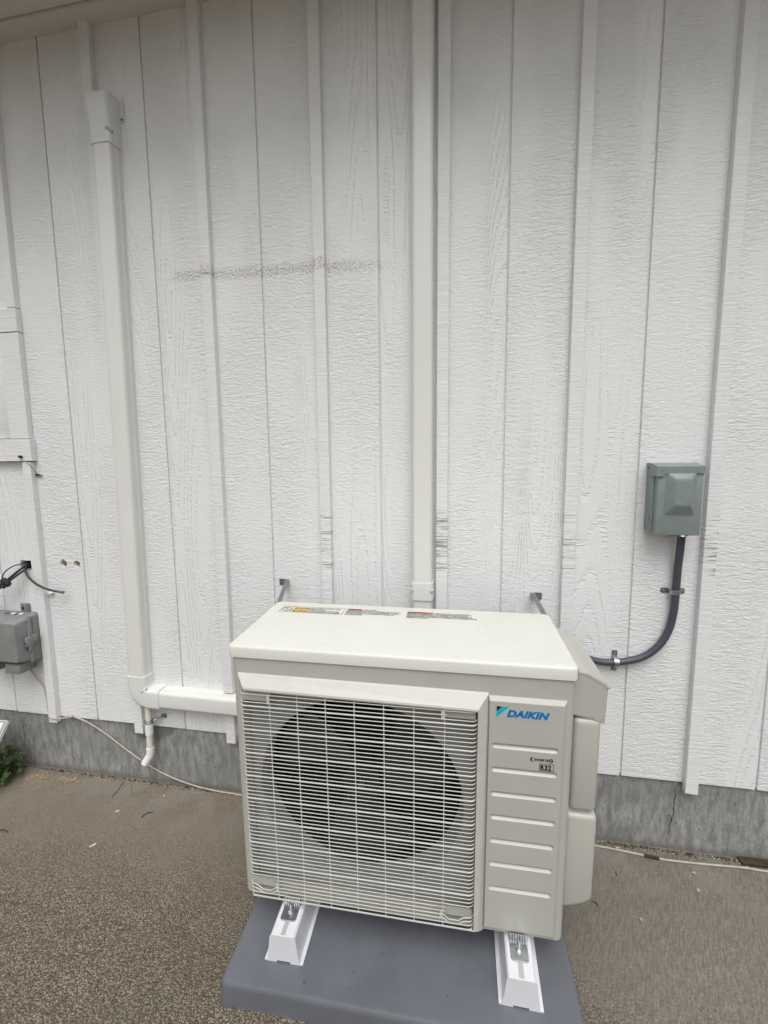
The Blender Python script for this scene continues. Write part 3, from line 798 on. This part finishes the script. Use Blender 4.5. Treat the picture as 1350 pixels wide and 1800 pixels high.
def block(x0, band, head, lines, wband, sx):
    lidquad('label_band', x0, x0 + wband, .2765, .2855, M['red'])
    text(band, .0085, M['black'], unit, (x0 + .006, .278, zl + .0005), offset=.0002, sx=.85, name='label_lettering')
    text(head, LS, M['black'], unit, (x0 + wband + .006, .2775, zl), offset=.0002, sx=.7, name='label_lettering')
    for j, s_ in enumerate(lines):
        text(s_, LS, M['black'], unit, (x0, .2672 - j * .0100, zl), offset=.0002, sx=sx, name='label_lettering')
block(-.178, 'WARNING', 'RISK OF FIRE !', ('FLAMMABLE REFRIGERANT USED. TO BE REPAIRED ONLY BY TRAINED', 'SERVICE PERSONNEL. DO NOT PUNCTURE REFRIGERANT TUBING.', 'DISPOSE OF PROPERLY IN ACCORDANCE WITH FEDERAL OR', 'LOCAL REGULATIONS.'), .046, .555)
block(.008, 'AVERTISSEMENT', 'RISQUE DE FEU OU D EXPLOSION !', ('REFRIGERANT INFLAMMABLE. A FAIRE REPARER UNIQUEMENT PAR DU', 'PERSONNEL DE SERVICE FORME. NE PAS PERCER LE TUBE DE REFRIGERANT.', 'ELIMINER DE MANIERE APPROPRIEE CONFORMEMENT AUX REGLEMENTATIONS', 'FEDERALES OU LOCALES.'), .078, .595)
unitM = Matrix.Translation(unit.location) @ Euler((TX, TY, YW)).to_matrix().to_4x4()

for i, (x, y) in enumerate(((1.235, -.548), (1.238, -.553), (1.235, -.585), (1.47, -.56), (1.12, -.59), (1.30, -.50))):
    lx, ly = on_pad(x, y); bm = nb(); bmesh.ops.create_icosphere(bm, subdivisions=1, radius=random.uniform(.0012, .0022)); q = link('dirt_speck', bm, M['twig'], pad); q.location = (lx, ly, Hp + .0004)

# ------------------------------------------------------------------ wall ties
def strut(label, xw, zw, tx_, side):
    t = thing('wall_tie', label, 'bracket', (xw, 0, zw), group='steel angle ties from the wall to the unit')
    e = Vector(tx_) - Vector((xw, 0, zw))
    bm = nb(); wv = .0175; th = .0022
    def bar(off, sec):
        rings = []
        for f in (0, 1):
            c = e * f; rings.append([c + Vector(p) for p in sec])
        loft(bm, rings)
    bar(0, [(0, 0, 0), (-side * th, 0, 0), (-side * th, 0, -.021), (0, 0, -.021)])
    bar(0, [(-side * th, 0, 0), (-side * .015, 0, 0), (-side * .015, 0, -th), (-side * th, 0, -th)])
    link('angle_bar', bm, M['zincdull'], t)
    bm = box(nb(), (0 if side > 0 else -.022, -.0028, -.021), (.022 if side > 0 else 0, -.0006, .001)); link('wall_flange', bm, M['zincdull'], t)
    sx_ = side * .012
    bm = nb(); cyl(bm, (sx_, -.0055, -.010), (sx_, -.0025, -.010), .0045, 12); link('screw', bm, M['zinc'], t, True)
    return t
le = unitM @ Vector((-.4185, DD - .06, .700)); re = unitM @ Vector((.4275, .10, .705))
strut('galvanised angle bracket tying the wall to the left rear of the unit', .856, .893, le, -1)
strut('galvanised angle bracket tying the wall to the right rear of the unit', 1.737, .880, re, 1)

# ------------------------------------------------------------------ disconnect box
db = thing('disconnect_box', 'grey green metal electrical disconnect box on the wall beside the right trim strip', 'electrical box', (2.058, 0, 1.098))
wq, hq, dq = .125, .205, .072
bx('back_box', (0, -.050, .004), (wq - .003, -.0006, hq - .012), M['green'], db, .002, 2)
bm = nb(); prism(bm, [(.010, -.0505), (.0, -.006), (.0, -.004), (.0, -.0505)], 0, .01, 2); bm.free()
cov = nb()
box(cov, (.004, -dq, -.004), (wq, -.0505, hq - .019), .0018, 2)
link('cover', cov, M['green'], db, True)
bx('cover_lip', (wq - .0018, -dq + .002, -.003), (wq + .0002, -.010, hq - .022), M['green'], db)
# embossed pyramid
def rp(w_, h_, r, cx, cz, y): return [Vector((x, y, z)) for x, z in rrect(w_, h_, r, 3, cx, cz)]
bm = nb(); ccx, ccz = .066, .120
loft(bm, [rp(.084, .128, .003, ccx, ccz, -dq + .001), rp(.084, .128, .003, ccx, ccz, -dq - .0006), rp(.076, .118, .006, ccx, ccz + .001, -dq - .003), rp(.046, .084, .008, ccx, ccz + .004, -dq - .0165), rp(.040, .078, .008, ccx, ccz + .004, -dq - .018), rp(.028, .066, .008, ccx, ccz + .004, -dq - .0182)])
link('embossed_panel', bm, M['green'], db, True)
bm = nb(); prism(bm, [(-dq - .004, hq - .026), (-dq - .004, hq - .006), (-.030, hq + .004), (-.0006, hq + .005), (-.0006, hq - .006), (-dq, hq - .009), (-dq, hq - .026)], -.001, wq + .001, 0); link('rain_hood', bm, M['green'], db)
bm = nb(); prism(bm, [(-dq - .0045, hq - .034), (-dq - .0045, hq - .004), (-.026, hq + .0055), (-.026, hq - .034)], -.0034, -.0012, 0); prism(bm, [(-.003, hq - .034), (.016, hq - .034), (.020, hq - .028), (.020, hq - .005), (-.003, hq - .005)], -dq - .0065, -dq - .0045, 1); link('hood_corner', bm, M['green'], db)
bm = nb(); cyl(bm, (.009, -dq - .008, hq - .019), (.009, -dq - .006, hq - .019), .0016, 8); link('rivet', bm, M['utilitydk'], db)
bm = nb(); cyl(bm, (-.0012, -.026, .050), (.0005, -.026, .050), .0125, 24); link('knockout', bm, M['green'], db, True)
bm = nb(); tube(bm, [(.082 + .009 * math.cos(R(a)), -dq + .004 + .006 * math.sin(R(a)), -.0065) for a in range(0, 361, 24)], .002, 6, cap=False); link('hasp', bm, M['zinc'], db, True)
bm = nb(); cyl(bm, (.097, -.030, .004), (.097, -.030, -.010), .0170, 8); link('conduit_connector', bm, M['blackcable'], db)
# conduit and its straps
CP = [(2.155, -.030, 1.092), (2.155, -.026, 1.04), (2.155, -.020, .98), (2.155, -.018, .90), (2.153, -.017, .84), (2.143, -.016, .78), (2.118, -.015, .727), (2.075, -.015, .687), (2.02, -.015, .667), (1.96, -.0155, .660), (1.90, -.018, .672), (1.85, -.035, .70), (1.80, -.09, .74)]
cd = nb(); tube(cd, smooth_path(CP, 8), .0110, 16); tag(link('flexible_conduit', cd, M['conduit'], None, True), 'dark grey flexible conduit curving from the electrical box to behind the unit', 'conduit')
def cstrap(label, loc, ang):
    t = thing('conduit_strap', label, 'conduit strap', loc, (0, ang, 0), 'metal straps holding the grey conduit')
    for s_ in (-1, 1):
        bm = nb(); prism(bm, rrect(.020, .017, .004, 3, s_ * .0245, 0), -.0022, -.0004, 1); link('strap_ear', bm, M['zincdull'], t)
        bm = nb(); cyl(bm, (s_ * .0275, -.0045, 0), (s_ * .0275, -.002, 0), .0042, 10); link('screw', bm, M['zinc'], t, True)
    bm = nb(); rings = []
    for i in range(13):
        a = R(180 * i / 12); c, q = math.cos(a), math.sin(a)
        for_ = [(.0142, -.0075), (.0158, -.0075), (.0158, .0075), (.0142, .0075)]
        rings.append([Vector((c * rr_, -.015 - q * rr_ + (0 if 0 < i < 12 else .013), zz)) for rr_, zz in for_])
    loft(bm, rings); link('strap_loop', bm, M['zinc'], t, True)
    return t
cstrap('metal strap holding the vertical stretch of grey conduit', (2.153, 0, .906), 0)
cstrap('metal strap holding the horizontal stretch of grey conduit', (1.993, 0, .6625), R(90))

# ------------------------------------------------------------------ utility box at left
ub = thing('utility_box', 'weathered grey plastic utility box with side latch at the left edge', 'utility box', (-.50, 0, .52))
w2 = .280; h2 = .195
bx('base', (0, -.052, 0), (w2, -.006, h2), M['utility'], ub, .008, 3)
bm = nb()
def rz_(w_, h_, r, y, cx=w2 / 2, cz=h2 / 2): return [Vector((x, y, z)) for x, z in rrect(w_, h_, r, 4, cx, cz)]
loft(bm, [rz_(w2 + .004, h2 + .004, .010, -.0525), rz_(w2 + .004, h2 + .004, .010, -.060), rz_(w2 - .012, h2 - .012, .010, -.064), rz_(w2 - .026, h2 - .026, .012, -.098), rz_(w2 - .034, h2 - .036, .012, -.106), rz_(w2 - .05, h2 - .05, .01, -.107)])
link('cover', bm, M['utility'], ub, True)
for a in (.055, .178): bx('cable_hub', (a, -.092, -.040), (a + .070, -.020, .001), M['utility'], ub, .004, 2)
bm = nb(); box(bm, (w2 - .095, -.012, h2), (w2 - .060, -.004, h2 + .032), .002, 1); box(bm, (w2 - .062, -.020, h2), (w2 - .056, -.003, h2 + .034), .001, 1); link('mounting_tab', bm, M['utility'], ub, True)
bm = nb(); cyl(bm, (w2 - .080, -.0145, h2 + .014), (w2 - .080, -.0115, h2 + .014), .006, 10); link('tab_hole', bm, M['twig'], ub)
bm = nb()
box(bm, (w2 - .002, -.085, h2 * .40), (w2 + .010, -.055, h2 * .58), .003, 2); box(bm, (w2 - .002, -.078, h2 * .28), (w2 + .007, -.060, h2 * .41), .003, 2); box(bm, (w2 - .001, -.060, h2 * .45), (w2 + .014, -.040, h2 * .60), .003, 2); box(bm, (w2 - .002, -.070, h2 * .57), (w2 + .005, -.055, h2 * .68), .002, 2)
link('latch', bm, M['utility'], ub, True)
bm = nb()
for z in (.47, .355, .315): cyl(bm, (w2 - .004 + .006, -.0865 if z > .4 else -.0795, h2 * z), (w2 + .002, -.083 if z > .4 else -.076, h2 * z), .0035, 8)
link('latch_screw', bm, M['twig'], ub)
for x, mt in ((w2 - .125, 'utilitydk'), (w2 - .090, 'pvc'), (w2 - .055, 'pvc'), (w2 - .02 - .055, 'utilitydk')):
    o = bx('ladder_clip', (x, -.066 + .01, h2 + .0022), (x + .014, -.052 + .01, h2 + .0055), M[mt], ub, .001, 1)

# cables from the hole
def cable(name, pts, r, mat, label=None, cat='cable', group=None, parent=None, sides=10):
    bm = nb(); tube(bm, smooth_path(pts, 7), r, sides); o = link(name, bm, mat, parent, True)
    if label: tag(o, label, cat, group)
    return o
BG = 'black cables coming out of the wall hole'
sc = thing('coaxial_cable', 'short black cable from the wall hole ending in a metal connector', 'cable', (0, 0, 0), group=BG)
cable('jacket', [(-.272, .03, .912), (-.268, -.008, .905), (-.245, -.030, .885), (-.205, -.042, .856), (-.16, -.042, .832), (-.118, -.036, .818), (-.098, -.034, .815)], .0042, M['blackcable'], parent=sc)
bm = nb(); cyl(bm, (-.099, -.034, .815), (-.082, -.033, .813), .0050, 10); cyl(bm, (-.083, -.033, .813), (-.073, -.033, .812), .0062, 6); link('connector', bm, M['utilitydk'], sc, True)
cable('coaxial_cable', [(-.290, .03, .910), (-.285, -.010, .900), (-.300, -.030, .880), (-.34, -.045, .845), (-.40, -.055, .80), (-.50, -.06, .77)], .0045, M['blackcable'], 'thick upper black cable running down left from the wall hole', 'cable', BG)
cable('coaxial_cable', [(-.278, .03, .905), (-.272, -.014, .892), (-.29, -.044, .868), (-.335, -.060, .832), (-.40, -.066, .785), (-.50, -.07, .75)], .0045, M['blackcable'], 'thick lower black cable with splice running down left from the wall hole', 'cable', BG)
cable('coaxial_cable', [(-.295, .03, .918), (-.300, -.006, .914), (-.325, -.020, .905), (-.358, -.026, .880), (-.372, -.028, .850), (-.385, -.034, .815), (-.42, -.04, .79)], .0024, M['blackcable'], 'thin black wire looping left over the thick black cables', 'cable', BG)
sp_ = thing('cable_splitter', 'small black splice block on the cables left of the wall hole', 'splice', (-.317, -.056, .850), (0, R(38), 0))
box_bm = box(nb(), (-.020, -.009, -.010), (.020, .009, .010), .004, 2); link('splice_body', box_bm, M['blackcable'], sp_, True)
bm = nb(); cyl(bm, (.006, -.004, -.009), (.006, -.008, -.020), .008, 10); link('splice_plug', bm, M['twig'], sp_, True)
# beige cable along the foundation
cable('beige_cable', [(-.300, -.020, .482), (-.275, -.012, .430), (-.245, -.008, .385), (-.2395, -.005, .33), (-.2385, -.0045, .29), (-.232, -.008, .266), (-.21, -.024, .258), (-.17, -.024, .257), (-.14, -.010, .2585), (-.11, -.008, .262), (-.075, -.006, .252), (-.04, -.004, .238), (.03, .0, .196), (.11, .001, .142), (.19, .001, .093), (.27, .0, .055), (.35, -.001, .029), (.44, -.003, .011), (.53, -.006, .0045), (.64, -.010, .004), (.9, -.03, .003), (1.3, -.035, .003), (1.7, -.02, .003), (1.97, -.024, .003), (2.14, -.040, .003), (2.19, -.042, .003), (2.30, -.038, .003), (2.40, -.032, .003), (2.5, -.034, .003), (2.9, -.03, .003)], .0031, M['cable'], 'beige cable sagging down the foundation and along the patio edge', 'cable')
bm = nb(); tube(bm, [(2.105, -.0375, .0035), (2.13, -.0395, .0035), (2.15, -.0412, .0035)], .0050, 8); tag(link('cable_tape', bm, M['twig'], None, True), 'black tape wrapped round the beige cable on the right', 'tape')
tcl = clip((-.120, -.010, .266), 'white cable clip holding the beige cable at the siding bottom edge', M['cable'])

# ------------------------------------------------------------------ odds and ends at the edges
pn = thing('leaning_panel', 'white faced panel in a grey frame poking in low at the left edge', 'panel', (-.330, -.100, .278))
a_ = Vector((-1, -.02, .0)).normalized(); b_ = Vector((-.05, -.55, -.83)).normalized(); n_ = a_.cross(b_).normalized()
if n_.y > 0: n_ = -n_
mtx = Matrix((( *a_, 0), (*b_, 0), (*n_, 0), (0, 0, 0, 1))).transposed()
def inpanel(name, u0, u1, v0, v1, t0, t1, mat):
    bm = box(nb(), (u0, v0, t0), (u1, v1, t1), .0008, 1); bmesh.ops.transform(bm, matrix=mtx, verts=bm.verts); return link(name, bm, mat, pn)
inpanel('back', .0, .30, .0, .24, -.010, 0, M['frame'])
inpanel('face', .012, .288, .006, .228, .0002, .0016, M['paper'])
inpanel('rim', -.002, .302, -.002, .0015, -.011, .003, M['paper']); inpanel('rim', -.002, .0012, .0017, .24, -.011, .003, M['paper'])
bm = nb(); tube(bm, [(-.12, -.02, -.02), (-.12, .02, -.14), (-.12, .03, -.285)], .008, 8); link('stake', bm, M['frame'], pn, True)
pl = thing('leafy_weed', 'small bright green weed at the foot of the wall, left edge', 'plant', (-.40, -.075, gz(-.075)))
def leafy(base, n, spread, hmin, hmax, rl):
    bm = nb(); bs = nb()
    rng = random.Random(3)
    for i in range(n):
        a = rng.uniform(0, 2 * math.pi); d = spread * math.sqrt(rng.random()); h = rng.uniform(hmin, hmax) * (1 - .35 * d / spread)
        top = Vector((math.cos(a) * d, math.sin(a) * d * .75, h))
        tube(bs, [(top.x * .2, top.y * .2, 0), (top.x * .6, top.y * .6, h * .6), tuple(top)], .0011, 4)
        r = rl * rng.uniform(.6, 1.15); nrm = Vector((math.cos(a) * .6, math.sin(a) * .6 - .4, 1 + rng.uniform(-.2, .4))).normalized()
        q = nrm.to_track_quat('Z', 'Y').to_matrix(); c = bm.verts.new(top); K = 14; ring = []
        a0 = rng.uniform(0, 6)
        for k in range(K):
            aa = a0 + 2 * math.pi * k / K; rr_ = r * (1 + .16 * math.cos(aa * 5) ) * (1 if k else .35)
            ring.append(bm.verts.new(top + q @ Vector((rr_ * math.cos(aa), rr_ * math.sin(aa), .22 * rr_ + .1 * r * math.cos(aa * 2)))))
        for k in range(K): bm.faces.new((c, ring[k], ring[(k + 1) % K]))
    return bm, bs
lb, sb = leafy(None, 95, .070, .02, .150, .012)
link('leaves', lb, M['leaf'], pl, False); link('stems', sb, M['stem'], pl, False)
wd = nb(); box(wd, (2.405, -.022, .0008), (3.1, .004, .022), .003, 1)
for v in wd.verts:
    if v.co.x < 2.42: v.co.z = min(v.co.z, .010) + 0
tag(link('wood_strip', wd, M['darkwood'], None), 'dark weathered wood strip lying against the foundation at the right edge', 'wood')

# litter on the patio
def litter(name, x, y, label, kind, size, rot, group):
    rng = random.Random(int(x * 991 + y * 577)); bm = nb()
    if kind == 'leaf':
        ring = []; c = bm.verts.new((0, 0, .002)); K = 9
        for k in range(K):
            a = 2 * math.pi * k / K; r = size * rng.uniform(.6, 1.0)
            ring.append(bm.verts.new((r * math.cos(a), r * .62 * math.sin(a), .0015 + rng.random() * size * .35)))
        for k in range(K): bm.faces.new((c, ring[k], ring[(k + 1) % K]))
        mat = M['dry']
    elif kind == 'chip':
        box(bm, (-size, -size * .28, .0003), (size, size * .28, .003)); mat = M['chip']
    elif kind == 'pebble':
        bmesh.ops.create_icosphere(bm, subdivisions=1, radius=size)
        for v in bm.verts: v.co = Vector((v.co.x * rng.uniform(.8, 1.1), v.co.y * rng.uniform(.7, 1), v.co.z * .6 + size * .45))
        mat = M['dry']
    else:
        tube(bm, smooth_path([(-size, 0, .001), (-size * .3, size * .25, .002), (size * .4, size * .1, .003), (size, -size * .15, .001)], 4), .0014, 5); mat = M['twig']
    o = link(name, bm, mat); o.location = (x, y, gz(y) + .0008); o.rotation_euler = (0, 0, rot)
    return tag(o, label, kind if kind != 'chip' else 'wood chip', group)
GL = 'bits of litter on the patio'
litter('dry_leaf', 2.238, -.076, 'curled tan leaf scrap nearest the beige cable, right of the unit', 'leaf', .0085, .3, GL)
litter('dry_leaf', 2.222, -.136, 'oval tan leaf scrap on the broomed concrete right of the unit', 'leaf', .010, 1.1, GL)
litter('pebble', 2.016, -.251, 'small orange brown pebble right of the unit with a rusty smear', 'pebble', .0055, 0, GL)
litter('wood_chip', .233, -.327 + .03, 'white wood chip lying on the concrete left of the unit', 'chip', .010, .9, GL)
litter('wood_chip', .205, -.155, 'pale wood chip a hand from the foundation below the drain spout', 'chip', .007, .6, GL)
litter('pebble', .336, -.062, 'tan pebble by the foundation between drain spout and unit', 'pebble', .0065, 0, GL)
litter('twig', .33, -.150, 'dark curved twig on the concrete left of the pad', 'twig', .020, .9, GL)
litter('twig', -.14, -.30, 'thin dark bent twig far left on the concrete', 'twig', .022, .1, GL)
litter('twig', 1.995, -.115, 'short black twig beside the right lower corner of the valve cover', 'twig', .008, 1.5, GL)
litter('twig', 1.90, -.225, 'tiny black twig close to the pad right edge', 'twig', .008, -.7, GL)
litter('wood_chip', 2.03, -.018, 'pale chip between cable and foundation right of the unit', 'chip', .006, .2, GL)
litter('dry_leaf', 2.115, -.015, 'small tan crumb by the foundation crack', 'leaf', .006, .2, GL)
# sawdust and crumbs along the wall: too many to count
bm = nb(); rng = random.Random(11)
def crumb(x, y, s_):
    t = [Vector((rng.uniform(-1, 1), rng.uniform(-1, 1), rng.uniform(0, 1))) * s_ for _ in range(4)]
    V = [bm.verts.new(Vector((x, y, gz(y) + .0008)) + p) for p in t]
    for f in ((0, 1, 2), (0, 2, 3), (0, 3, 1), (1, 3, 2)): bm.faces.new([V[i] for i in f])
for cx_, cy_, sx_, sy_, n in ((-.27, -.055, .06, .022, 520), (-.13, -.045, .045, .016, 380)):
    for i in range(n): crumb(rng.gauss(cx_, sx_ * .6), rng.gauss(cy_, sy_ * .6), rng.uniform(.0012, .0032))
o = link('sawdust', bm, M['dust']); o['kind'] = 'stuff'
bm = nb()
for i in range(900): crumb(rng.uniform(-.5, 2.6), -abs(rng.gauss(0, .012)) - .001, rng.uniform(.001, .0035))
for i in range(900): crumb(rng.uniform(-.9, 2.9), rng.uniform(-1.4, -.02), rng.uniform(.0008, .0022))
o = link('grit', bm, M['chip']); o['kind'] = 'stuff'
bm = nb()
for i in range(2200): crumb(rng.uniform(-.6, 2.8), -abs(rng.gauss(0, .007)), rng.uniform(.0015, .005))
o = link('soil_debris', bm, M['darkwood']); o['kind'] = 'stuff'
